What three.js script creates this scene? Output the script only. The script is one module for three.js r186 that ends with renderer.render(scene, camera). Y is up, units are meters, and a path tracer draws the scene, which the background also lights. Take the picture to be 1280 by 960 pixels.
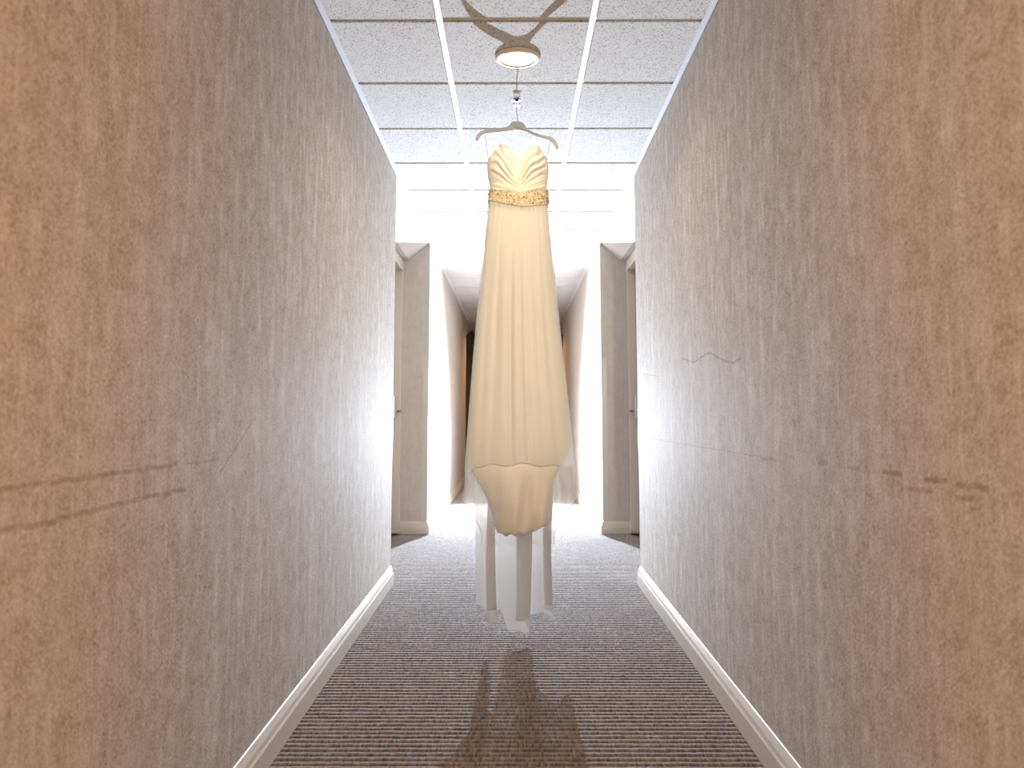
import * as THREE from 'three';
import { mergeGeometries, mergeVertices } from 'three/addons/utils/BufferGeometryUtils.js';
import { RoundedBoxGeometry } from 'three/addons/geometries/RoundedBoxGeometry.js';
import { RectAreaLightUniformsLib } from 'three/addons/lights/RectAreaLightUniformsLib.js';

/* ---------- camera, light levels, exposure ---------- */
// metres; x right, y up, the corridor runs away from the camera along -z. d = distance down the corridor = -z
const H = 2.605;                    // ceiling
const EYE = 1.0405;
const scene = new THREE.Scene();
scene.background = new THREE.Color(0, 0, 0);
const camera = new THREE.PerspectiveCamera(2 * Math.atan(480 / 1013.87) * 180 / Math.PI, 1280 / 960, 0.05, 60);
camera.position.set(-0.0083, EYE, 0);
const PITCH = 0.1058, YAW = -0.0025;
camera.lookAt(-0.0083 + Math.sin(YAW) * Math.cos(PITCH), EYE + Math.sin(PITCH), -Math.cos(YAW) * Math.cos(PITCH));
camera.setViewOffset(1280, 960, 0, 69, 1280, 960);   // shifted lens
camera.focus = 3.9; camera.userData.fStop = 4;
const renderer = new THREE.WebGLRenderer({ antialias: true });
renderer.toneMapping = THREE.LinearToneMapping;
renderer.toneMappingExposure = 1.0;
renderer.shadowMap.enabled = true;
RectAreaLightUniformsLib.init();
const WARM = new THREE.Color().setRGB(1, 0.66, 0.34), AMBER = new THREE.Color().setRGB(1, 0.50, 0.13), SOFT = new THREE.Color().setRGB(1, 0.80, 0.55), NEUTRAL = new THREE.Color().setRGB(1, 0.925, 0.735), COOL = new THREE.Color().setRGB(0.82, 0.93, 1.10);
const FLASH_POWER = 400, DOWNLIGHT_POWER = 1.95, DOWNLIGHT_BEHIND = 0.3, ADDED_SCONCE_POWER = 2.25, ADDED_FILL_POWER = 84;
const LAMP_D = [3.4, 0.96, -1.48, 5.83, 8.27, 10.71, 13.15];

const GX = 0.0135, GD = 3.88;         // where the gown hangs

/* ---------- helpers ---------- */
const V = (x, y, d) => new THREE.Vector3(x, y, -d);
const used = {};
function numbered(name) { const n = used[name] = (used[name] ?? -1) + 1; return n ? `${name}_${String(n).padStart(3, '0')}` : name; }
function shade(o) { o.castShadow = true; o.receiveShadow = true; return o; }
function part(name, geometry, material, parent) { const m = shade(new THREE.Mesh(geometry, material)); m.name = name; parent.add(m); return m; }
function base(name, x, y, z) { const g = new THREE.Group(); g.name = numbered(name); g.position.set(x, y, z); scene.add(g); return g; }
function tag(o, label, category, group) { Object.assign(o.userData, { label, category }); if (group) o.userData.group = group; return o; }
function struct(name, geometry, material) { const m = shade(new THREE.Mesh(geometry, material)); m.name = name; m.userData.kind = 'structure'; scene.add(m); return m; }
function rng(seed) { let s = seed; return () => { s = (s + 0x6d2b79f5) | 0; let t = Math.imul(s ^ (s >>> 15), 1 | s); t = (t + Math.imul(t ^ (t >>> 7), 61 | t)) ^ t; return ((t ^ (t >>> 14)) >>> 0) / 4294967296; }; }
const sstep = (a, b, x) => { const t = Math.min(1, Math.max(0, (x - a) / (b - a))); return t * t * (3 - 2 * t); };
const lerp = (a, b, t) => a + (b - a) * t;
function table(rows, x) { // piecewise smooth look-up, rows sorted by ascending key
  if (x <= rows[0][0]) return rows[0][1];
  for (let i = 1; i < rows.length; i++) if (x <= rows[i][0]) { const t = (x - rows[i - 1][0]) / (rows[i][0] - rows[i - 1][0]); return lerp(rows[i - 1][1], rows[i][1], t); }
  return rows[rows.length - 1][1];
}
// lattice noise, period px/py cells
function makeNoise(seed) {
  const r = rng(seed), N = 4096, a = new Float32Array(N); for (let i = 0; i < N; i++) a[i] = r();
  const h = (x, y) => a[((x * 1619 + y * 31337 + ((x * y) & 255) * 7) % N + N) % N];
  return (x, y) => { const ix = Math.floor(x), iy = Math.floor(y), fx = x - ix, fy = y - iy, u = fx * fx * (3 - 2 * fx), v = fy * fy * (3 - 2 * fy); return lerp(lerp(h(ix, iy), h(ix + 1, iy), u), lerp(h(ix, iy + 1), h(ix + 1, iy + 1), u), v); };
}
function texture(w, h, fill, srgb = true) {
  const data = new Uint8Array(w * h * 4), c = [0, 0, 0];
  const enc = (x) => { x = Math.min(1, Math.max(0, x)); return Math.round(255 * (srgb ? (x <= 0.0031308 ? 12.92 * x : 1.055 * Math.pow(x, 1 / 2.4) - 0.055) : x)); };
  for (let y = 0; y < h; y++) for (let x = 0; x < w; x++) { fill(x, y, c); const o = (y * w + x) * 4; data[o] = enc(c[0]); data[o + 1] = enc(c[1]); data[o + 2] = enc(c[2]); data[o + 3] = 255; }
  const t = new THREE.DataTexture(data, w, h); t.wrapS = t.wrapT = THREE.RepeatWrapping; t.magFilter = THREE.LinearFilter; t.minFilter = THREE.LinearMipmapLinearFilter; t.generateMipmaps = true;
  if (srgb) t.colorSpace = THREE.SRGBColorSpace; t.needsUpdate = true; return t;
}
// uv in metres from the way each face points
function boxUV(g) {
  g = g.index ? g.toNonIndexed() : g; g.computeVertexNormals();
  const p = g.attributes.position, n = g.attributes.normal, uv = new Float32Array(p.count * 2);
  for (let i = 0; i < p.count; i++) {
    const ax = Math.abs(n.getX(i)), ay = Math.abs(n.getY(i)), az = Math.abs(n.getZ(i));
    if (ay >= ax && ay >= az) { uv[2 * i] = p.getX(i); uv[2 * i + 1] = -p.getZ(i); }
    else if (ax >= az) { uv[2 * i] = -p.getZ(i); uv[2 * i + 1] = p.getY(i); }
    else { uv[2 * i] = p.getX(i); uv[2 * i + 1] = p.getY(i); }
  }
  g.setAttribute('uv', new THREE.BufferAttribute(uv, 2)); return g;
}
function box(x0, x1, y0, y1, d0, d1) { const g = new THREE.BoxGeometry(Math.abs(x1 - x0), Math.abs(y1 - y0), Math.abs(d1 - d0)); g.translate((x0 + x1) / 2, (y0 + y1) / 2, -(d0 + d1) / 2); return boxUV(g); }
function rbox(x0, x1, y0, y1, d0, d1, r = 0.004) { const g = new RoundedBoxGeometry(Math.abs(x1 - x0), Math.abs(y1 - y0), Math.abs(d1 - d0), 2, r); g.translate((x0 + x1) / 2, (y0 + y1) / 2, -(d0 + d1) / 2); return g; }
// a closed polygon in plan (x, d), raised from y0 to y1
function planPrism(pts, y0, y1) {
  const s = new THREE.Shape(pts.map(([x, d]) => new THREE.Vector2(x, d)));
  const g = new THREE.ExtrudeGeometry(s, { depth: y1 - y0, bevelEnabled: false }); g.rotateX(-Math.PI / 2); g.translate(0, y0, 0);
  return boxUV(g);
}
// a profile [(out, height)] swept along a path in plan, mitred at the corners; side = +1 / -1 says on which hand the room lies
function sweep(path, profile, side) {
  const n = path.length, pos = [], dir = (i) => { const a = path[i], b = path[i + 1], l = Math.hypot(b[0] - a[0], b[1] - a[1]); return [(b[0] - a[0]) / l, (b[1] - a[1]) / l]; };
  const rings = path.map((p, i) => {
    const d0 = dir(Math.max(0, i - 1)), d1 = dir(Math.min(n - 2, i)), n0 = [-d0[1] * side, d0[0] * side], n1 = [-d1[1] * side, d1[0] * side];
    const m = [n0[0] + n1[0], n0[1] + n1[1]], k = 2 / (m[0] * m[0] + m[1] * m[1]);
    return profile.map(([o, h]) => V(p[0] + m[0] * k * o, h, p[1] + m[1] * k * o));
  });
  const tri = (a, b, c) => pos.push(a.x, a.y, a.z, b.x, b.y, b.z, c.x, c.y, c.z), m = profile.length;
  for (let i = 0; i < n - 1; i++) for (let j = 0; j < m; j++) { const a = rings[i][j], b = rings[i + 1][j], c = rings[i + 1][(j + 1) % m], d = rings[i][(j + 1) % m]; tri(a, b, c); tri(a, c, d); }
  for (const r of [rings[0], rings[n - 1]]) { const fl = THREE.ShapeUtils.triangulateShape(profile.map(([o, h]) => new THREE.Vector2(o, h)), []); for (const f of fl) tri(r[f[0]], r[f[1]], r[f[2]]); }
  const g = new THREE.BufferGeometry(); g.setAttribute('position', new THREE.BufferAttribute(new Float32Array(pos), 3)); return boxUV(g);
}
// a sheet over a grid of nu x nv points
function sheet(nu, nv, at, closedU = false) {
  const pos = [], uv = [], idx = [], p = new THREE.Vector3();
  for (let j = 0; j <= nv; j++) for (let i = 0; i <= nu; i++) { at(i / nu, j / nv, p); pos.push(p.x, p.y, p.z); uv.push(i / nu, j / nv); }
  for (let j = 0; j < nv; j++) for (let i = 0; i < nu; i++) { const a = j * (nu + 1) + i, b = a + 1, c = a + nu + 1, d = c + 1; idx.push(a, b, d, a, d, c); }
  const g = new THREE.BufferGeometry(); g.setAttribute('position', new THREE.Float32BufferAttribute(pos, 3)); g.setAttribute('uv', new THREE.Float32BufferAttribute(uv, 2)); g.setIndex(idx); g.computeVertexNormals();
  if (closedU) { const n = g.attributes.normal, a = new THREE.Vector3(), b = new THREE.Vector3(); for (let j = 0; j <= nv; j++) { const i0 = j * (nu + 1), i1 = i0 + nu; a.fromBufferAttribute(n, i0); b.fromBufferAttribute(n, i1); a.add(b).normalize(); n.setXYZ(i0, a.x, a.y, a.z); n.setXYZ(i1, a.x, a.y, a.z); } }
  return g;
}
function tube(points, r, seg = 64, rad = 6, closed = false) { return new THREE.TubeGeometry(new THREE.CatmullRomCurve3(points, closed, 'centripetal'), seg, r, rad, closed); }
const lathe = (pts, n = 48) => new THREE.LatheGeometry(pts.map(([r, y]) => new THREE.Vector2(r, y)), n);

/* ---------- materials ---------- */
const nzA = makeNoise(11), nzB = makeNoise(23), nzC = makeNoise(37), nzD = makeNoise(51);
function wallColour(u, y, c, k = 1) { // woven vinyl: tan ground with broken vertical silvery threads
  const wob = 0.004 * (nzA(y * 9, u * 3) - 0.5);
  const s1 = nzA((u + wob) / 0.021, y / 0.11), s2 = nzB((u + wob) / 0.052, y / 0.30), s3 = nzC(u / 0.0075, y / 0.05), patch = nzD(u / 0.03 + 40, y / 0.03);
  const g1 = nzB(u / 0.0035, y / 0.0035), g2 = nzC((u + y) / 0.003, (u - y) / 0.010), g3 = nzD((u - y) / 0.003, (u + y) / 0.010);
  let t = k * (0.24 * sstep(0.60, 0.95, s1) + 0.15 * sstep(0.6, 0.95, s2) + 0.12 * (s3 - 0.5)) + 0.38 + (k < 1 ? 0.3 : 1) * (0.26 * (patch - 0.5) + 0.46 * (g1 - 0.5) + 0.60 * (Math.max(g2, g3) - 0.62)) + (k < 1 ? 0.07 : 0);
  t = Math.min(1, Math.max(0, t));
  c[0] = lerp(0.345, 0.635, t); c[1] = lerp(0.278, 0.61, t); c[2] = lerp(0.205, 0.595, t);
}
const scuffsLeft = [[[[1.18, 0.934], [1.47, 0.933], [1.73, 0.932], [1.80, 0.933]], 0.006, 0.55], [[[1.85, 0.931], [2.057, 0.928]], 0.005, 0.35], [[[1.0, 0.885], [1.18, 0.877], [1.31, 0.870], [1.42, 0.874], [1.70, 0.876], [1.86, 0.873]], 0.0065, 0.6], [[[2.08, 0.898], [2.111, 0.913], [2.224, 0.968], [2.35, 1.033]], 0.006, 0.5]];
const scuffsRight = [[[[2.734, 1.230], [2.838, 1.223], [2.93, 1.232], [3.006, 1.246], [3.10, 1.268], [3.173, 1.283], [3.30, 1.279], [3.484, 1.265], [3.60, 1.281], [3.715, 1.295]], 0.006, 0.6],
  [[[2.541, 0.909], [2.391, 0.910]], 0.008, 0.6], [[[2.052, 0.924], [1.989, 0.924]], 0.008, 0.5], [[[1.868, 0.924], [1.812, 0.922]], 0.007, 0.55], [[[1.689, 0.924], [1.608, 0.926]], 0.007, 0.7], [[[1.514, 0.921], [1.443, 0.927]], 0.007, 0.8], [[[1.407, 0.922], [1.316, 0.924]], 0.007, 0.6], [[[1.611, 0.898], [1.493, 0.903]], 0.006, 0.5], [[[1.409, 0.901], [1.362, 0.904]], 0.006, 0.5], [[[5.147, 0.909], [3.47, 0.908], [2.541, 0.912]], 0.003, 0.5], [[[4.873, 1.287], [4.6, 1.262], [4.394, 1.250]], 0.004, 0.5]];
const WU0 = 0.9, WUL = 4.3, WVL = 2.62;
function wallTexture(scuffs, n) {
  const segs = []; for (const [pts, r, k] of scuffs) for (let i = 1; i < pts.length; i++) segs.push([...pts[i - 1], ...pts[i], r, k]);
  return texture(n, n, (px, py, c) => {
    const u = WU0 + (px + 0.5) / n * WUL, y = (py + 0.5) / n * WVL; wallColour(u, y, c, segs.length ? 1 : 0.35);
    if (segs.length && y > 0.8 && y < 1.4) {
      let k = 0; const yy = y + 0.004 * (nzA(u / 0.03, 7) - 0.5);
      for (const s of segs) { const dx = s[2] - s[0], dy = s[3] - s[1], t = Math.min(1, Math.max(0, ((u - s[0]) * dx + (yy - s[1]) * dy) / (dx * dx + dy * dy))), e = Math.hypot(u - s[0] - dx * t, yy - s[1] - dy * t); if (e < s[4]) k = Math.max(k, s[5] * sstep(1, 0.45, e / s[4]) * (0.45 + 0.75 * nzB(u / 0.02, y / 0.006))); }
      if (k > 0) { k = Math.min(1, k * 0.85); c[0] = lerp(c[0], 0.23, k); c[1] = lerp(c[1], 0.14, k); c[2] = lerp(c[2], 0.06, k); }
    }
  });
}
function fit(t) { t.repeat.set(1 / WUL, 1 / WVL); t.offset.set(-WU0 / WUL, 0); return t; }
const wallBump = texture(1024, 1024, (x, y, c) => { const u = x / 1024 * 0.6, v = y / 1024 * 0.6; const k = 0.45 * nzA(u / 0.004, v / 0.03) + 0.55 * Math.max(nzB((u + v) / 0.003, (u - v) / 0.010), nzC((u - v) / 0.003, (u + v) / 0.010)); c[0] = c[1] = c[2] = k; }, false);
wallBump.repeat.set(1 / 0.6, 1 / 0.6);
const wallMat = (map) => new THREE.MeshPhysicalMaterial({ map, bumpMap: wallBump, bumpScale: 0.0006, roughness: 0.82, specularIntensity: 0.05 });
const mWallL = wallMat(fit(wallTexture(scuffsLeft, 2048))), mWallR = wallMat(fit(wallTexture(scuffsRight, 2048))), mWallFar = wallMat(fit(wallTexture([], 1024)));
const flat = (r, g, b, roughness = 0.6, extra = {}) => new THREE.MeshPhysicalMaterial({ color: new THREE.Color().setRGB(r, g, b), roughness, ...extra });
const mTrim = flat(0.56, 0.50, 0.42, 0.35), mSoffit = flat(0.60, 0.57, 0.52, 0.75), mDoor = flat(0.30, 0.22, 0.14, 0.45), mFrame = flat(0.55, 0.50, 0.42, 0.4), mShadedWall = flat(0.05, 0.035, 0.027, 0.5), mShadeLine = flat(0.10, 0.11, 0.13, 0.6), mDark = flat(0.03, 0.025, 0.02, 0.6);
const mGrid = flat(0.62, 0.63, 0.65, 0.45), mPlastic = flat(0.44, 0.43, 0.41, 0.3), mChrome = flat(0.13, 0.125, 0.13, 0.42, { metalness: 1 }), mSteel = flat(0.52, 0.52, 0.54, 0.3, { metalness: 1 });
const tileTex = texture(1024, 1024, (() => { // mineral fibre: off-white with pin holes and short fissures
  const r = rng(77), g = new Float32Array(1024 * 1024); 
  for (let k = 0; k < 5200; k++) { const x = r() * 1024, y = r() * 1024, a = 1.6 + 4.6 * r() * r(), b = a * (1 + 1.2 * r() * r()), th = r() * 3.14, s = Math.sin(th), c = Math.cos(th), R = Math.ceil(b) + 1;
    for (let j = -R; j <= R; j++) for (let i = -R; i <= R; i++) { const u = (i * c + j * s) / b, v = (-i * s + j * c) / a, e = u * u + v * v; if (e < 1) { const q = (((Math.round(y) + j) & 1023) << 10) | ((Math.round(x) + i) & 1023); g[q] = Math.max(g[q], Math.min(1, 1.4 * (1 - e))); } } }
  tileTexHoles = g;
  return (x, y, c) => { const k = g[y * 1024 + x], f = 0.94 + 0.10 * (nzA(x / 3, y / 3) - 0.5) + 0.05 * (nzB(x / 60, y / 60) - 0.5); c[0] = lerp(0.655 * f, 0.22, k); c[1] = lerp(0.645 * f, 0.195, k); c[2] = lerp(0.63 * f, 0.17, k); };
})());
var tileTexHoles;
const tileBump = texture(1024, 1024, (x, y, c) => { c[0] = c[1] = c[2] = 0.7 + 0.3 * nzA(x / 3, y / 3) - 0.7 * tileTexHoles[y * 1024 + x]; }, false);
for (const t of [tileTex, tileBump]) t.repeat.set(1 / 0.61, 1 / 0.61);
const mTile = new THREE.MeshPhysicalMaterial({ map: tileTex, bumpMap: tileBump, bumpScale: 0.002, roughness: 0.9 });
const RIB = 0.0345;
const carpetTex = texture(2048, 1024, (() => { // tufted loops, one colour run per rib
  const pal = [[0.32, 0.28, 0.25], [0.20, 0.175, 0.165], [0.42, 0.39, 0.38], [0.26, 0.26, 0.285], [0.38, 0.25, 0.16], [0.13, 0.11, 0.11], [0.34, 0.315, 0.32], [0.26, 0.19, 0.165]];
  const r = rng(5), off = Array.from({ length: 48 }, () => r() * 500);
  return (x, y, c) => { const u = x / 2048 * 1.656, row = Math.floor(y / 1024 * 48), q = off[row] + u / 0.0062, i = Math.floor(q), h = Math.abs(Math.sin(i * 127.1 + row * 311.7) * 43758.5453) % 1, p = pal[Math.floor(h * 7.99)], f = 0.72 + 0.56 * nzA(x / 3, y / 4 + row * 9), b = 0.85 + 0.3 * nzB(u / 0.09, row * 1.7); for (let k = 0; k < 3; k++) c[k] = lerp([0.30, 0.27, 0.255][k], p[k], 0.6) * f * b * 0.82; };
})());
carpetTex.repeat.set(1 / 1.656, 1 / (24 * RIB));
const carpetBump = texture(512, 512, (x, y, c) => { c[0] = c[1] = c[2] = nzC(x / 4, y / 4) * 0.6 + 0.4 * nzD(x / 9, y / 9); }, false); carpetBump.repeat.set(1 / 0.25, 1 / 0.25);
const mCarpet = new THREE.MeshPhysicalMaterial({ map: carpetTex, bumpMap: carpetBump, bumpScale: 0.0007, roughness: 0.95, specularIntensity: 0.1, sheen: 0.45, sheenRoughness: 0.6, sheenColor: new THREE.Color().setRGB(1, 0.98, 0.96) });

/* ---------- the corridor shell ---------- */
const Wd = 0.7742, SP = 0.0071, Z1 = 5.154, Z2 = 7.277, Z3 = 12.88, Z4 = 14.9, ZE = 17.2, ZB = -2.8, BACK = 1.02, OUT = 1.3;
const near = (d) => Wd + SP * (d - Z1);          // the near walls open out a little
const baseProfile = [[0, 0], [0.020, 0], [0.020, 0.066], [0.019, 0.069], [0.0135, 0.070], [0.013, 0.084], [0.012, 0.088], [0.003, 0.108], [0, 0.110]];
for (const s of [-1, 1]) {
  const side = s < 0 ? 'left' : 'right';
  const m = s < 0 ? mWallL : mWallR;
  struct(`wall_${side}`, planPrism([[s * near(ZB), ZB], [s * near(Z1), Z1], [s * OUT, Z1], [s * OUT, ZB]], 0, H + 0.12), m);
  struct(`wall_${side}_001`, planPrism([[s * Wd, Z2], [s * Wd, Z3], [s * OUT, Z3], [s * OUT, Z2]], 0, H + 0.12), mWallFar);
  struct(`wall_${side}_002`, planPrism([[s * Wd, Z4], [s * Wd, ZE], [s * OUT, ZE], [s * OUT, Z4]], 0, H + 0.12), mShadedWall);  // dark colour here stands in for shade on the farthest walls
  // backs of the two door recesses, with an opening for the door
  const back = (name, a, b, doorA, doorB) => {
    const top = 2.385;
    const g = mergeGeometries([box(s * BACK, s * OUT, 0, H, a, doorA), box(s * BACK, s * OUT, top, H, doorA, doorB), ...(doorB < b - 0.001 ? [box(s * BACK, s * OUT, 0, H, doorB, b)] : [])]);
    struct(name, g, mWallFar);
  };
  back(`wall_${side}_003`, Z1, Z2, 6.28, Z2); back(`wall_${side}_004`, Z3, Z4, 13.9, Z4);
  // sloping bulkhead over each recess
  for (const [k, a, b] of [[1, Z1, Z2], [2, Z3, Z4]]) {
    const sh = new THREE.Shape([[Wd, H], [0.963, H - 0.165], [BACK, H - 0.165], [BACK, H + 0.1], [Wd, H + 0.1]].map(([x, y]) => new THREE.Vector2(x, y)));
    const g = new THREE.ExtrudeGeometry(sh, { depth: b - a, bevelEnabled: false }); g.translate(0, 0, -b); if (s < 0) { g.scale(-1, 1, 1); const ix = g.index; g.computeVertexNormals(); }
    struct(`trim_${side}_bulkhead${k > 1 ? '_001' : ''}`, boxUV(g), mSoffit);
  }
  const bb = (name, path) => struct(name, sweep(path.map(([x, d]) => [s * x, d]), baseProfile, -s * -1), mTrim);
  bb(`baseboard_${side}`, [[near(ZB), ZB], [near(Z1), Z1]]);
  bb(`baseboard_${side}_001`, [[BACK, Z2], [Wd, Z2], [Wd, Z3]]);
  bb(`baseboard_${side}_002`, [[BACK, Z4], [Wd, Z4], [Wd, ZE]]);
  bb(`baseboard_${side}_003`, [[BACK, Z1], [BACK, 6.2]]);
  // ceiling wall angle
  const angle = [[0, H - 0.020], [0.0015, H - 0.020], [0.0015, H - 0.0095], [0.022, H - 0.0095], [0.022, H - 0.007], [0, H - 0.001]];
  struct(`trim_${side}_angle`, sweep([[s * near(ZB), ZB], [s * near(Z1), Z1], [s * Wd, Z1 + 0.001], [s * Wd, ZE]], angle, s), mGrid);
  struct(`trim_${side}_shade_line`, sweep([[s * near(ZB), ZB], [s * near(Z1), Z1]], [[0, H - 0.027], [0.0012, H - 0.027], [0.0012, H - 0.019], [0, H - 0.019]], s), mShadeLine);  // thin dark strip painting the shadow line below the angle
  // doors in the recesses: latch side towards the far end
  for (const [k, a, b] of [[s < 0 ? 1 : 2, 6.28, Z2], [s < 0 ? 3 : 4, 13.9, Z4]]) {
    const g = new THREE.Group(); g.name = `door_${k}`; g.userData.kind = 'structure'; scene.add(g);
    part('door_jamb', rbox(s * (BACK - 0.008), s * 1.145, 0.012, 2.385, b - 0.055, b - 0.002), mFrame, g);
    part('door_jamb', rbox(s * (BACK - 0.008), s * 1.145, 0.012, 2.385, a, a + 0.05), mFrame, g);
    part('door_head', rbox(s * (BACK - 0.012), s * 1.145, 2.335, 2.43, a, b - 0.002), mFrame, g);
    part('door_panel', rbox(s * 1.082, s * 1.127, 0.014, 2.335, a + 0.05, b - 0.055, 0.003), mDoor, g);
    const hd = b - 0.125;
    const plate = part('lock_plate', rbox(s * 1.05, s * 1.083, 1.01, 1.21, hd - 0.03, hd + 0.03, 0.008), mSteel, g);
    part('door_handle', mergeGeometries([tube([V(s * 1.066, 1.075, hd), V(s * 1.02, 1.075, hd), V(s * 1.008, 1.075, hd - 0.012), V(s * 1.006, 1.075, hd - 0.05), V(s * 1.008, 1.073, hd - 0.125)], 0.009, 40, 10)]), mSteel, plate);
  }
}
const zBack = ZB, zEnd = ZE;
struct('wall_back', box(-OUT, OUT, 0, H + 0.12, ZB - 0.15, ZB), mWallFar);
struct('wall_end', box(-OUT, OUT, 0, H + 0.12, ZE, ZE + 0.15), mWallFar);
// carpet: ribbed loop pile on a slab
const floor = struct('floor', box(-OUT, OUT, -0.12, -0.0085, ZB - 0.15, ZE + 0.15), mCarpet);
{
  const strip = (d0, d1, half, nx) => {
    const n = Math.round((d1 - d0) / RIB), prof = [[0, -0.6], [0.05, 0.7], [0.14, 1], [0.38, 1.03], [0.58, 1], [0.66, 0.75], [0.72, -0.6], [0.86, -0.8]];
    return sheet(nx, n * prof.length, (u, v, p) => {
      const k = Math.round(v * n * prof.length), q = prof[k % prof.length], rib = Math.floor(k / prof.length), x = lerp(-half, half, u), d = d0 + (rib + q[0]) * RIB;
      const h = -0.0042 + q[1] * (0.0034 + 0.0010 * (nzA(x / 0.018, rib * 3.1) - 0.5)), w = 0.0035 * (nzB(x / 0.03, rib * 2.3) - 0.5);
      p.set(x, h, -(d + w));
    });
  };
  const g = strip(1.0, 14.5, 1.03, 150), p = g.attributes.position, uv = g.attributes.uv;
  for (let i = 0; i < p.count; i++) uv.setXY(i, p.getX(i), -p.getZ(i) + 0.002);
  const pile = part('carpet_pile', g, mCarpet, floor); pile.userData.kind = 'stuff';
}
// ceiling: slab, hanging grid, tiles laid in it
const T0 = 3.0745, TW = 0.61;
const ceiling = struct('ceiling', box(-OUT, OUT, H + 0.03, H + 0.15, ZB - 0.15, ZE + 0.15), mSoffit);
{
  const FACE = H, half = 0.012, drop = 0.0075;
  for (const s of [-1, 1]) part('main_tee', mergeGeometries([box(s * 0.305 - half, s * 0.305 + half, FACE, FACE + 0.0015, ZB, ZE), box(s * 0.305 - 0.001, s * 0.305 + 0.001, FACE, FACE + 0.03, ZB, ZE)]), mGrid, ceiling);
  const teeMid = mergeGeometries([box(-0.293, 0.293, FACE, FACE + 0.0015, -half, half)]), r = rng(9);
  const sideW = 0.735 - 0.317, teeSide = box(-sideW / 2, sideW / 2, FACE, FACE + 0.0015, -half, half);
  const tileGeo = (w, dr, v) => { // a tegular tile: the face hangs below the grid
    const a = w / 2 - 0.002, d = TW / 2 - 0.0135;
    const g = mergeGeometries([box(-a, a, FACE - dr, FACE + 0.012, -d, d)]); const uv = g.attributes.uv;
    for (let i = 0; i < uv.count; i++) uv.setXY(i, uv.getX(i) * (v & 1 ? -1 : 1) + 0.17 * v, uv.getY(i) * (v & 2 ? -1 : 1) + 0.23 * v); return g;
  };
  const mids = [0, 1, 2, 3].map((v) => tileGeo(0.586, drop, v)), flush = [0, 1].map((v) => tileGeo(0.586, 0.0008, v)), sides = [0, 1, 2, 3].map((v) => tileGeo(sideW, drop, v));
  for (let k = -9; k < 23; k++) {
    const d = T0 + TW * k;
    for (const c of [-1, 0, 1]) {
      const x = c * (0.317 + sideW / 2);
      const t = part('cross_tee', c ? teeSide : teeMid, mGrid, ceiling); t.position.set(x, 0, -d);
      const v = Math.floor(r() * 4), tile = part('ceiling_tile', c ? sides[v] : (k === -1 || k === -2 ? flush[v & 1] : mids[v]), mTile, ceiling);
      tile.position.set(x, 0.0012 * (r() - 0.5), -(d + TW / 2));
      if (c) { const w = near(Math.min(d + TW / 2, Z1)) - 0.019 - 0.317; for (const o of [t, tile]) { o.scale.x = w / sideW; o.position.x = c * (0.317 + w / 2); } }
    }
  }
}
/* ---------- downlights ---------- */
const mLampRim = flat(0.72, 0.66, 0.56, 0.5), mLens = flat(0.9, 0.85, 0.75, 0.5, { emissive: new THREE.Color().setRGB(1, 0.86, 0.62), emissiveIntensity: 1.6 });
LAMP_D.forEach((d, i) => {
  const g = base('ceiling_downlight', 0.008, H - 0.0085, -d);
  tag(g, ['round white-rimmed ceiling downlight lit just in front of the hanging gown', 'round ceiling downlight nearest above the camera', 'round ceiling downlight behind the camera', 'round ceiling downlight hidden behind the bodice of the gown', 'round ceiling downlight hidden behind the upper skirt of the gown', 'round ceiling downlight hidden behind the middle of the skirt', 'round amber ceiling downlight between the farthest pair of door recesses'][i], 'ceiling light');
  part('trim_ring', lathe([[0.074, -0.010], [0.079, -0.0135], [0.088, -0.0135], [0.096, -0.010], [0.099, -0.003], [0.099, 0.001], [0.074, 0.001], [0.074, -0.010]]), mLampRim, g);
  part('lens', lathe([[0.0001, -0.0135], [0.03, -0.0132], [0.055, -0.012], [0.072, -0.009], [0.0745, -0.007], [0.0745, -0.002], [0.0001, -0.002]]), mLens, g);
  const l = new THREE.SpotLight(i > 4 ? AMBER : i ? WARM : SOFT, (i === 0 ? DOWNLIGHT_POWER : i < 3 ? DOWNLIGHT_BEHIND : i < 5 ? 0.3 : i < 6 ? 1.5 : 12), 0, 1.45, 0.5, 2);
  l.position.set(0, -0.02, 0); l.target.position.set(0, -2, 0); l.shadow.radius = 3.5; l.castShadow = true; g.add(l, l.target);
});
for (const k of [-1, 1]) { // added amber lamps, out of view, to warm the near walls from each side
  const d = 0.2, y = 1.15, g = base('added_wall_sconce', k * near(d), y, -d);
  tag(g, `added unseen amber half-round wall lamp on the near ${k < 0 ? 'left' : 'right'} wall beside the camera`, 'added wall light');
  part('back_plate', rbox(k * -0.014, 0, -0.10, 0.10, -0.05, 0.05, 0.005), mSteel, g);
  const cyl = new THREE.CylinderGeometry(0.075, 0.075, 0.24, 28, 1, false, 0, Math.PI); cyl.scale(1, 1, 1); cyl.rotateY(k > 0 ? Math.PI : 0); cyl.translate(k * -0.014, 0, 0);
  part('lamp_shade', cyl, flat(0.9, 0.8, 0.6, 0.5, { emissive: new THREE.Color().setRGB(1, 0.62, 0.25), emissiveIntensity: 2 }), g);
  const l = new THREE.PointLight(AMBER, ADDED_SCONCE_POWER, 0, 2); l.position.set(k * -0.13, 0, 0); l.shadow.radius = 3; l.castShadow = true; g.add(l);
}
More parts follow.
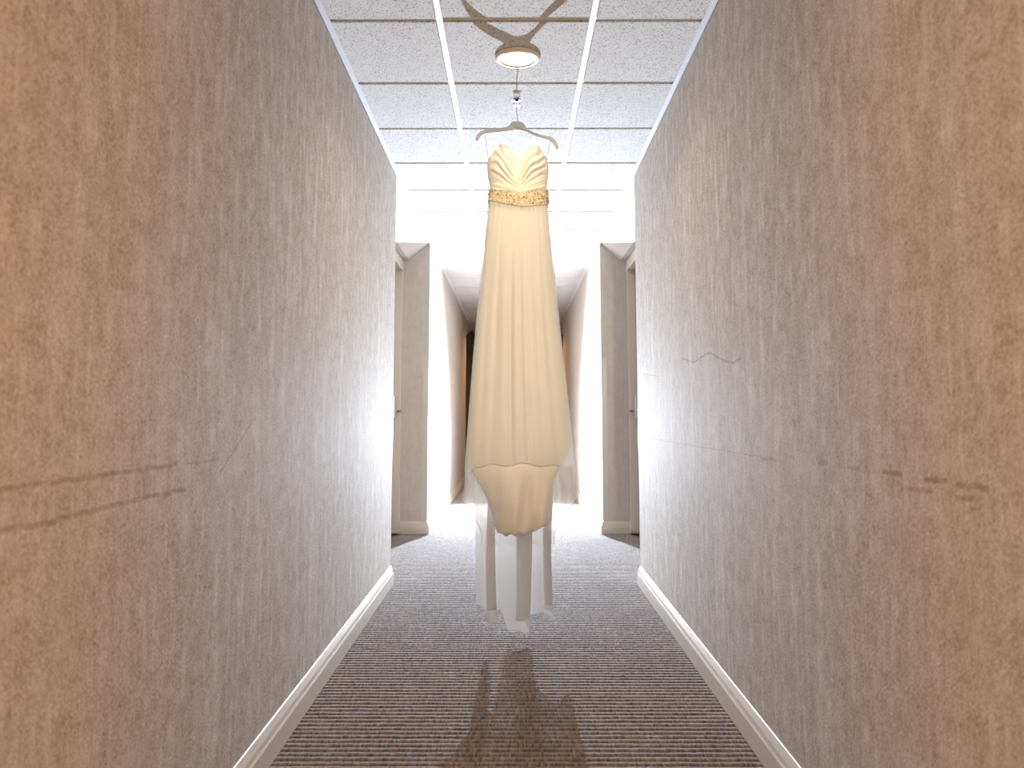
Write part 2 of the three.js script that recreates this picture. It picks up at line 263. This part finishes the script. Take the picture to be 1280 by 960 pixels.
{ // added fill light, unseen on a stand behind the camera, brightens the gown
  const x = 0.38, y = 1.9, d = -2.35, g = base('added_fill_light', x, 0, -d);
  tag(g, 'added square fill light on a black stand, unseen behind the camera', 'added fill light');
  part('foot', lathe([[0.0001, 0.016], [0.12, 0.016], [0.17, 0.008], [0.175, 0], [0.0001, 0]]), mDark, g);
  part('pole', new THREE.CylinderGeometry(0.011, 0.013, y - 0.09, 16).translate(0, (y - 0.09) / 2 + 0.01, 0.0), mDark, g);
  const head = part('light_head', rbox(-0.09, 0.09, y - 0.09, y + 0.09, -0.04, 0.03, 0.01), mDark, g);
  part('lamp_panel', rbox(-0.075, 0.075, y - 0.075, y + 0.075, 0.028, 0.033, 0.002), flat(0.9, 0.9, 0.85, 0.4, { emissive: NEUTRAL.clone(), emissiveIntensity: 3 }), head);
  const l = new THREE.SpotLight(NEUTRAL, ADDED_FILL_POWER, 0, 0.20, 0.95, 2); l.position.set(0, y, -0.05); l.target.position.set(GX - x, 1.56, d - 3.88); l.shadow.radius = 3.5; l.castShadow = true; g.add(l, l.target);
}
/* ---------- the flash behind the gown ---------- */
{
  const FX = -0.005, FD = 10.55, FY = 0.86;
  const g = base('flash_stand', FX, 0, -FD);
  tag(g, 'small battery flash on a slim black stand far behind the gown', 'flash light');
  part('foot', lathe([[0.0001, 0.014], [0.05, 0.014], [0.10, 0.008], [0.105, 0], [0.0001, 0]]), mDark, g);
  part('pole', new THREE.CylinderGeometry(0.009, 0.011, FY - 0.10, 16).translate(0, (FY - 0.1) / 2 + 0.01, 0), mDark, g);
  part('flash_body', rbox(-0.036, 0.036, FY - 0.1, FY - 0.02, -0.03, 0.03, 0.008), mDark, g);
  const head = part('flash_head', rbox(-0.04, 0.04, FY - 0.028, FY + 0.028, -0.045, 0.06, 0.008), mDark, g);
  part('flash_lamp', rbox(-0.034, 0.034, FY - 0.021, FY + 0.021, 0.059, 0.0625, 0.001), flat(0.9, 0.9, 0.95, 0.4, { emissive: new THREE.Color().setRGB(0.9, 0.95, 1), emissiveIntensity: 3 }), head);
  const l = new THREE.SpotLight(COOL, FLASH_POWER, 0, 0.93, 1, 2); l.position.set(0, FY, 0.075); l.target.position.set(0, FY - 0.28, 3); l.shadow.radius = 0.45; l.castShadow = true; g.add(l, l.target);
}
/* ---------- clear guards on the wall corners ---------- */
for (const s of [-1, 1]) {
  const side = s < 0 ? 'left' : 'right';
  const mk = (x, d, xin, label) => {
    const g = base('corner_guard', s * x, 0.107, -d); tag(g, label, 'corner guard');
    const t = 0.0018, hgt = 1.43;
    part('guard_strip', mergeGeometries([rbox(s * 0.002, s * (0.002 - t), 0, hgt, xin * -0.001, xin * 0.048, 0.0006), rbox(s * -0.0005, s * 0.050, 0, hgt, xin * -0.002, xin * -0.0002, 0.0006)]), mPlastic, g);
    return g;
  };
  mk(near(Z1), Z1, -1, `grey corner guard at the end of the near ${side} wall`);
  mk(Wd, Z2, 1, `grey corner guard on the far corner of the ${side} door recess`);
}
/* ---------- sprinkler ---------- */
{
  const g = base('sprinkler', GX - 0.008, H, -(GD + 0.012)); g.scale.y = 0.8;
  tag(g, 'chrome pendant fire sprinkler on the ceiling holding the hanger hook', 'sprinkler');
  part('escutcheon', lathe([[0.0001, -0.014], [0.012, -0.014], [0.020, -0.013], [0.029, -0.009], [0.034, -0.0075], [0.034, -0.0060], [0.0001, -0.0060]]), mChrome, g);
  const body = part('sprinkler_body', lathe([[0.0001, -0.02], [0.010, -0.02], [0.011, -0.018], [0.011, -0.012], [0.0001, -0.012]], 6), mChrome, g);
  for (const k of [-1, 1]) part('frame_arm', tube([new THREE.Vector3(k * 0.009, -0.018, 0), new THREE.Vector3(k * 0.0135, -0.028, 0), new THREE.Vector3(k * 0.011, -0.038, 0), new THREE.Vector3(k * 0.002, -0.045, 0)], 0.0022, 20, 8), mChrome, g);
  part('glass_bulb', new THREE.CapsuleGeometry(0.0022, 0.02, 4, 10).translate(0, -0.031, 0), flat(0.55, 0.05, 0.03, 0.1), g);
  const teeth = new THREE.Shape(); for (let i = 0; i < 48; i++) { const a = i / 48 * 2 * Math.PI, r = i % 4 < 2 ? 0.0205 : 0.0145; teeth[i ? 'lineTo' : 'moveTo'](r * Math.cos(a), r * Math.sin(a)); }
  const df = new THREE.ExtrudeGeometry(teeth, { depth: 0.0014, bevelEnabled: false }); df.rotateX(Math.PI / 2); df.translate(0, -0.0455, 0);
  part('deflector', mergeGeometries([df.index ? df.toNonIndexed() : df, lathe([[0.0001, -0.0515], [0.0035, -0.051], [0.005, -0.048], [0.005, -0.044], [0.0001, -0.043]], 16).toNonIndexed()]), mChrome, g);
}
/* ---------- hanger ---------- */
const FWD = (x) => 0.06 * (Math.abs(x) / 0.2) ** 2;
{
  const g = base('clothes_hanger', GX, 2.44, -GD);
  tag(g, 'pale grey clothes hanger with a thin wire hook hung from the sprinkler', 'clothes hanger');
  const pts = [[-0.043, 2.462], [-0.029, 2.479], [-0.006, 2.481], [0.016, 2.477], [0.031, 2.461], [0.045, 2.44], [0.104, 2.409], [0.160, 2.387], [0.182, 2.363], [0.192, 2.333], [0.187, 2.325], [0.176, 2.350], [0.156, 2.373], [0.097, 2.400], [0.038, 2.431], [-0.010, 2.439], [-0.063, 2.430], [-0.118, 2.419], [-0.162, 2.407], [-0.181, 2.398], [-0.195, 2.375], [-0.201, 2.362], [-0.2065, 2.366], [-0.200, 2.391], [-0.188, 2.408], [-0.170, 2.420], [-0.118, 2.436], [-0.063, 2.449]];
  const c = new THREE.CatmullRomCurve3(pts.map(([x, y]) => new THREE.Vector3(x, y - 2.44, 0)), true, 'centripetal');
  const sh = new THREE.Shape(c.getPoints(160).map((p) => new THREE.Vector2(p.x, p.y)));
  const eg = new THREE.ExtrudeGeometry(sh, { depth: 0.008, bevelEnabled: true, bevelThickness: 0.002, bevelSize: 0.0015, bevelSegments: 3 }); eg.translate(0, 0, -0.004);
  { const p = eg.attributes.position; for (let i = 0; i < p.count; i++) p.setZ(i, p.getZ(i) + FWD(p.getX(i))); eg.computeVertexNormals(); }  // the arms curve forward
  part('hanger_body', eg, flat(0.42, 0.42, 0.42, 0.5), g);
  const y0 = -2.44;
  part('hook', tube([[-0.004, 2.470, 0], [-0.004, 2.50, 0], [-0.008, 2.525, 0.001], [-0.009, 2.545, 0.006], [-0.008, 2.560, 0.013], [-0.008, 2.572, 0.012], [-0.008, 2.579, 0.002], [-0.008, 2.578, -0.010], [-0.008, 2.566, -0.018], [-0.008, 2.552, -0.016]].map(([x, y, z]) => new THREE.Vector3(x, y + y0, z)), 0.0023, 80, 8), mSteel, g);
}
/* ---------- the gown ---------- */
const clothBump = texture(512, 512, (x, y, c) => { c[0] = c[1] = c[2] = 0.5 + 0.25 * Math.sin(x * Math.PI / 4) * Math.sin(y * Math.PI / 4) + 0.2 * (nzA(x / 5, y / 90) - 0.5); }, false); clothBump.repeat.set(6, 8);
const silk = (o) => new THREE.MeshPhysicalMaterial({ side: THREE.DoubleSide, bumpMap: clothBump, bumpScale: 0.0004, roughness: 0.75, specularIntensity: 0.4, sheen: 0.25, sheenRoughness: 0.6, sheenColor: new THREE.Color(1, 0.95, 0.88), ...o });
const mBodice = silk({ color: new THREE.Color().setRGB(0.80, 0.73, 0.62) });
const mLining = silk({ color: new THREE.Color().setRGB(0.80, 0.73, 0.62), roughness: 0.42, specularIntensity: 0.8 });
const mInside = silk({ color: new THREE.Color().setRGB(0.66, 0.60, 0.52) });
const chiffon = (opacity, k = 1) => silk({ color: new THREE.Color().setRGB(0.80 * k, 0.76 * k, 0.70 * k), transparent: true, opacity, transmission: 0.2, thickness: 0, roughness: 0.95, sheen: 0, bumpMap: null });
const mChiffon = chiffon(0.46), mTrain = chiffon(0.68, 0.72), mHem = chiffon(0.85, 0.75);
{
  const g = base('wedding_gown', GX, 0, -GD);
  tag(g, 'long ivory strapless wedding gown with sheer chiffon train hanging in the corridor', 'wedding gown');
  // outline of the gown from hem to top (height, left / right edge)
  const L = [[0.40, -0.265], [0.66, -0.262], [0.81, -0.254], [0.922, -0.246], [1.111, -0.233], [1.302, -0.219], [1.495, -0.203], [1.69, -0.184], [1.927, -0.164], [2.074, -0.145], [2.106, -0.141], [2.154, -0.139], [2.187, -0.147], [2.227, -0.152], [2.263, -0.153], [2.285, -0.148], [2.36, -0.145]];
  const R = [[0.40, 0.272], [0.66, 0.277], [0.81, 0.271], [0.922, 0.257], [1.111, 0.236], [1.302, 0.216], [1.495, 0.196], [1.69, 0.178], [1.887, 0.161], [2.074, 0.143], [2.134, 0.138], [2.17, 0.141], [2.223, 0.148], [2.251, 0.147], [2.285, 0.141], [2.36, 0.137]];
  const TOP = [[-0.16, 2.272], [-0.148, 2.284], [-0.121, 2.300], [-0.111, 2.322], [-0.097, 2.336], [-0.083, 2.341], [-0.059, 2.333], [-0.037, 2.309], [-0.023, 2.284], [-0.010, 2.262], [-0.001, 2.254], [0.010, 2.262], [0.024, 2.284], [0.041, 2.309], [0.061, 2.328], [0.078, 2.335], [0.098, 2.330], [0.118, 2.314], [0.130, 2.296], [0.141, 2.284], [0.155, 2.272]];
  const edge = (y, s) => { const k = Math.abs(s); return s < 0 ? table(L, y) * k : table(R, y) * k; };
  // ---- bodice
  const bodiceAt = (th, y, p, push = 0) => {
    const s = Math.sin(th), c = Math.cos(th), xl = table(L, y), xr = table(R, y), xc = (xl + xr) / 2, hw = (xr - xl) / 2;
    let x = xc + hw * s, front = c > 0, z = front ? 0.072 * Math.pow(c, 0.8) : -0.045 * Math.pow(-c, 0.8);
    if (front) {
      const cup = (cx) => Math.exp(-(((x - cx) / 0.062) ** 2) - (((y - 2.245) / 0.075) ** 2));
      z += 0.040 * c * (cup(-0.078) + cup(0.074)) - 0.012 * Math.exp(-((x / 0.02) ** 2) - (((y - 2.24) / 0.05) ** 2));
      // gathered pleats that fan out from below the middle
      const pv = x < 0 ? 0.050 : -0.052, a = Math.atan2(y - 2.088, Math.abs(x - pv)), n = nzA(x / 0.05 + 9, y / 0.05 + 3), q = a * 22 + 2.4 * n + (x < 0 ? 0 : 1.3), k = sstep(0.02, 0.10, Math.abs(x) + 0.05) * sstep(1, 0.75, Math.abs(s));
      const w = 1 - Math.abs(Math.sin(q)); z += (0.0085 * w * (0.5 + 1.0 * nzB(a * 6 + (x < 0 ? 0 : 40), 3)) + 0.0034 * Math.sin(2.3 * q + 1)) * k;
    } else z += 0.003 * Math.sin(x * 160);
    p.set(x, y, z + push * (front ? 1 : -1) * Math.abs(c)); p.x += push * s; return p;
  };
  const topOf = (th) => { const s = Math.sin(th), x = lerp(-0.148, 0.141, (s + 1) / 2); return Math.cos(th) > 0 ? table(TOP, x) : lerp(2.284, 2.247, sstep(0, 0.5, -Math.cos(th))); };
  part('bodice', sheet(420, 140, (u, v, p) => { const th = u * 2 * Math.PI - Math.PI; bodiceAt(th, lerp(2.05, topOf(th), v), p); }, true), mBodice, g);
  const rim = []; for (let i = 0; i < 160; i++) { const th = i / 160 * 2 * Math.PI - Math.PI, p = new THREE.Vector3(); bodiceAt(th, topOf(th), p); rim.push(p); }
  part('neckline_edge', tube(rim, 0.0022, 420, 6, true), mBodice, g);
  // ---- beaded belt
  const LOW = [[-0.15, 2.078], [-0.067, 2.048], [0.019, 2.032], [0.098, 2.042], [0.145, 2.060]], UP = [[-0.15, 2.134], [-0.090, 2.114], [0.016, 2.098], [0.145, 2.132]];
  const beltAt = (th, v, p, push) => { const x = lerp(-0.148, 0.143, (Math.sin(th) + 1) / 2), f = Math.cos(th) > 0, y = f ? lerp(table(LOW, x), table(UP, x), v) : lerp(2.068, 2.13, v), s = Math.sin(th), c = Math.cos(th), xl = table(L, y), xr = table(R, y); p.set((xl + xr) / 2 + ((xr - xl) / 2 + push) * s, y, f ? (0.082 + push) * Math.pow(c, 0.8) : -(0.050 + push) * Math.pow(-c, 0.8)); return p; };
  const belt = part('belt', sheet(120, 10, (u, v, p) => beltAt(u * 2 * Math.PI - Math.PI, v, p, 0.004 + 0.002 * Math.sin(v * Math.PI)), true), silk({ color: new THREE.Color().setRGB(0.66, 0.53, 0.35), roughness: 0.4, specularIntensity: 1 }), g);
  { // crystals and seed beads sewn on the belt
    const r = rng(31), gold = [], dark = [], p = new THREE.Vector3(), ico = new THREE.IcosahedronGeometry(1, 0);
    for (let i = 0; i < 620; i++) {
      const th = (r() - 0.5) * Math.PI * 0.97, v = r(), x = Math.sin(th), dense = x > -0.62 + 0.35 * (1 - v) ? 1 : 0.25; if (r() > dense) continue;
      beltAt(th, 0.04 + 0.92 * v, p, 0.007); const q = ico.clone(), sc = 0.0018 + 0.0032 * r() * r(); q.rotateX(r() * 6); q.rotateY(r() * 6); q.scale(sc, sc, sc * 0.8); q.translate(p.x, p.y, p.z);
      (r() < 0.30 ? dark : gold).push(q);
    }
    for (let i = 0; i < 70; i++) { const th = ((i + 0.5) / 70 - 0.5) * Math.PI * 0.98; for (const v of [0.02, 0.99]) { beltAt(th, v, p, 0.006); const q = ico.clone().scale(0.0019, 0.0019, 0.0016); q.translate(p.x, p.y, p.z); gold.push(q); } }
    const b1 = part('gold_beadwork', mergeGeometries(gold), flat(0.70, 0.56, 0.34, 0.25, { metalness: 0.4 }), belt); b1.userData.kind = 'stuff';
    const b2 = part('bronze_beadwork', mergeGeometries(dark), flat(0.28, 0.18, 0.08, 0.2, { metalness: 0.7 }), belt); b2.userData.kind = 'stuff';
  }
  // ---- skirt layers
  const depthAt = (y) => table([[0, 0.13], [0.6, 0.125], [1.2, 0.115], [1.8, 0.095], [2.07, 0.070]], y), backAt = (y) => table([[0, 0.12], [0.8, 0.11], [1.6, 0.085], [2.07, 0.05]], y);
  const foldsF = (x, y) => { // soft box pleats falling from the belt; x as a share of the half width
    const k = sstep(2.06, 1.4, y), n = 0.25 * (nzC(y * 1.3, x * 2) - 0.5);
    const at = (c, w) => Math.exp(-(((x - c - n * 0.12) / w) ** 2));
    return k * (0.011 * Math.exp(-(((x + 0.01 + n * 0.1) / 0.12) ** 6)) - 0.007 * at(-0.16, 0.035) - 0.006 * at(0.145, 0.03) + 0.008 * at(-0.34, 0.10) - 0.007 * at(-0.52, 0.07) + 0.006 * at(0.34, 0.12) - 0.005 * at(0.22, 0.05) + 0.009 * at(0.58, 0.07) - 0.006 * at(0.46, 0.05) - 0.005 * at(-0.75, 0.07)) + (1 - k) * 0.0012 * Math.sin(x * 42 + 3 * nzA(x * 6, 2)) + 0.0016 * k * Math.sin(x * 23 + y * 2);
  };
  const skirtAt = (th, y, p, scale = 1, fold = 1) => {
    const s = Math.sin(th), c = Math.cos(th), xl = table(L, y) * scale, xr = table(R, y) * scale, xc = (xl + xr) / 2, hw = (xr - xl) / 2;
    const f = c > 0 ? depthAt(y) : -backAt(y), z = f * Math.pow(Math.abs(c), 0.75) * (scale > 0.97 ? 1 : 0.93);
    p.set(xc + hw * s, y, z + Math.abs(c) ** 0.5 * fold * (c > 0 ? foldsF(s, y) : 0.012 * sstep(2.0, 1.0, y) * Math.sin(s * 14 + y))); return p;
  };
  // lining: satin, its turned-in hem gathered narrower towards the bottom
  const LL = [[0.50, -0.104], [0.55, -0.118], [0.602, -0.124], [0.679, -0.163], [0.735, -0.196], [0.81, -0.238], [0.86, -0.243], [1.1, -0.226]], LR = [[0.50, 0.135], [0.557, 0.156], [0.661, 0.161], [0.735, 0.169], [0.81, 0.200], [0.88, 0.245], [1.1, 0.229]];
  const liningAt = (th, y, p) => {
    skirtAt(th, y, p, 0.965, sstep(0.85, 1.15, y));
    if (y < 1.1) { const s = Math.sin(th), k = sstep(1.1, 0.9, y), xl = table(LL, y), xr = table(LR, y), x = (xl + xr) / 2 + (xr - xl) / 2 * s, q = sstep(0.82, 0.62, y); p.x = lerp(p.x, x, k); p.z = p.z * lerp(1, 0.8, q) + q * 0.015 * Math.sin(x * 38 + 2.2 * y + 3 * nzA(x * 9, y * 5)) * Math.max(0, Math.cos(th)) + q * 0.006 * Math.sin(x * 90 - y * 16) * Math.max(0, Math.cos(th)); }
    return p;
  };
  const lhem = (th) => { const s = Math.sin(th), x = 0.025 + 0.13 * s; return Math.cos(th) > 0 ? table([[-0.106, 0.507], [-0.05, 0.508], [0.025, 0.511], [0.09, 0.527], [0.156, 0.556]], x) + 0.004 * Math.sin(x * 120) : 0.56; };
  const lining = part('lining', sheet(200, 130, (u, v, p) => { const th = u * 2 * Math.PI - Math.PI; liningAt(th, lerp(lhem(th), 2.066, Math.pow(v, 1.3)), p); }, true), mLining, g);
  const turn = new THREE.Vector3();
  part('turned_hem', sheet(200, 16, (u, v, p) => { // the hem rolls inwards and up
    const th = u * 2 * Math.PI - Math.PI, y0 = lhem(th), a = v * Math.PI * 1.1, rr = 0.016 + 0.007 * nzA(u * 22, 4); liningAt(th, y0, p); const c = Math.cos(th), s = Math.sin(th), d = rr * (1 - Math.cos(a)); p.x -= s * d; p.z -= Math.sign(c) * Math.sqrt(Math.abs(c)) * d; p.y = y0 - rr * 0.9 * Math.sin(a) + Math.max(0, v - 0.8) * 0.1 + 0.003 * Math.sin(u * 150) * v;
  }, true), mLining, lining);
  // sheer overlay: short in front, longer at the sides and behind
  const ohem = (th) => {
    const a = th * 180 / Math.PI; // 0 front, + right
    return table([[-180, 0.42], [-150, 0.44], [-128, 0.395], [-112, 0.43], [-104, 0.60], [-92, 0.628], [-80, 0.640], [-71, 0.66], [-62, 0.765], [-52, 0.806], [-20, 0.812], [0, 0.818], [25, 0.812], [50, 0.806], [64, 0.80], [69, 0.70], [76, 0.655], [84, 0.638], [96, 0.636], [106, 0.625], [112, 0.55], [122, 0.43], [140, 0.41], [160, 0.43], [180, 0.42]], a) + 0.005 * Math.sin(a * 0.19 + 1) + 0.008 * (nzA(a / 11 + 50, 3) - 0.5);
  };
  const overAt = (th, y, p) => {
    skirtAt(th, y, p, 1, 1); const s = Math.sin(th), c = Math.cos(th), k = sstep(0.9, 0.6, y), b = c < 0 ? sstep(0.68, 0.45, y) * 0.27 : 0;
    p.x *= 1 - b; p.x += k * 0.007 * Math.sin(y * 26 + s * 5) ; p.z += k * (c > 0 ? 0.004 : 0.010) * Math.sin(s * 26 + y * 8) * Math.abs(c) ** 0.5; p.z += c > 0 ? 0.010 : -0.008; return p;
  };
  const over = part('chiffon_overlay', sheet(260, 110, (u, v, p) => { const th = u * 2 * Math.PI - Math.PI; overAt(th, lerp(ohem(th), 2.064, v), p); }, true), mChiffon, g);
  const hemLine = (at, n) => { const a = []; for (let i = 0; i < n; i++) { const p = new THREE.Vector3(); at(i / n, p); a.push(p); } return a; };
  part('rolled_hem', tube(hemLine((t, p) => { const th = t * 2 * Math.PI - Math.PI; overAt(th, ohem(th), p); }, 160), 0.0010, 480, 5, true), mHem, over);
  // train: one long chiffon panel folded back and forth
  const TX = new THREE.CatmullRomCurve3([[-0.206, 0.0], [-0.160, 0.014], [-0.108, 0.006], [-0.150, -0.020], [-0.105, -0.030], [-0.058, -0.012], [0.010, 0.012], [0.058, 0.004], [-0.014, -0.022], [0.045, -0.034], [0.110, -0.010], [0.158, 0.004], [0.122, -0.026], [0.160, -0.034]].map(([x, z]) => new THREE.Vector3(x, 0, z)), false, 'catmullrom', 0.45);
  const TN = 13, thm = (s) => -0.012 + table([[0, 0.165], [1, 0.145], [1.9, 0.138], [2.2, 0.085], [3, 0.064], [3.5, 0.06], [4, 0.125], [4.5, 0.128], [5, 0.068], [5.2, 0.040], [7, 0.036], [7.4, 0.090], [8, 0.098], [9, 0.104], [10, 0.118], [11, 0.102], [11.5, 0.14], [13, 0.165]], s * TN);
  const trainAt = (s, y, p) => {
    TX.getPoint(s, p); const k = sstep(1.15, 0.15, y), z = p.z * (0.5 + 0.8 * k) - 0.072, wide = lerp(1.0, 1.0, k);
    p.set(p.x * wide + (1 - k) * 0.010 * Math.sin(s * 40) + 0.005 * Math.sin(y * 7 + s * 9), y, z + 0.006 * Math.sin(y * 6 + s * 7)); return p;
  };
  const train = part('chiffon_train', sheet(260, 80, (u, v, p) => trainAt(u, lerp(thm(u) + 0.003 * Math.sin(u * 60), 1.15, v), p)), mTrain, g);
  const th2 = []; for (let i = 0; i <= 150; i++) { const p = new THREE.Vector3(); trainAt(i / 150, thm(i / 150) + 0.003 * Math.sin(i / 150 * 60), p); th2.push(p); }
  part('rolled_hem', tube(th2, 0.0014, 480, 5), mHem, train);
  // hanging ribbons
  const rib = flat(0.62, 0.56, 0.48, 0.6);
  for (const [x0, y0, x1, y1] of [[-0.164, 2.4205, -0.146, 2.270], [0.155, 2.3895, 0.139, 2.270]]) {
    const l = [0.0095, -0.0095].map((z) => [[x0, y0 - 0.02, z + FWD(x0)], [lerp(x0, x1, 0.5), lerp(y0, y1, 0.5), z * 0.6], [x1, y1, z * 0.3]]);
    part('hanger_loop', tube([...l[0].slice().reverse(), [x0, y0, FWD(x0) + 0.0095], [x0, y0 + 0.006, FWD(x0) + 0.007], [x0, y0 + 0.0095, FWD(x0)], [x0, y0 + 0.006, FWD(x0) - 0.007], [x0, y0, FWD(x0) - 0.0095], ...l[1]].map((a) => new THREE.Vector3(...a)), 0.0014, 90, 6), rib, g);
  }
}
renderer.render(scene, camera);
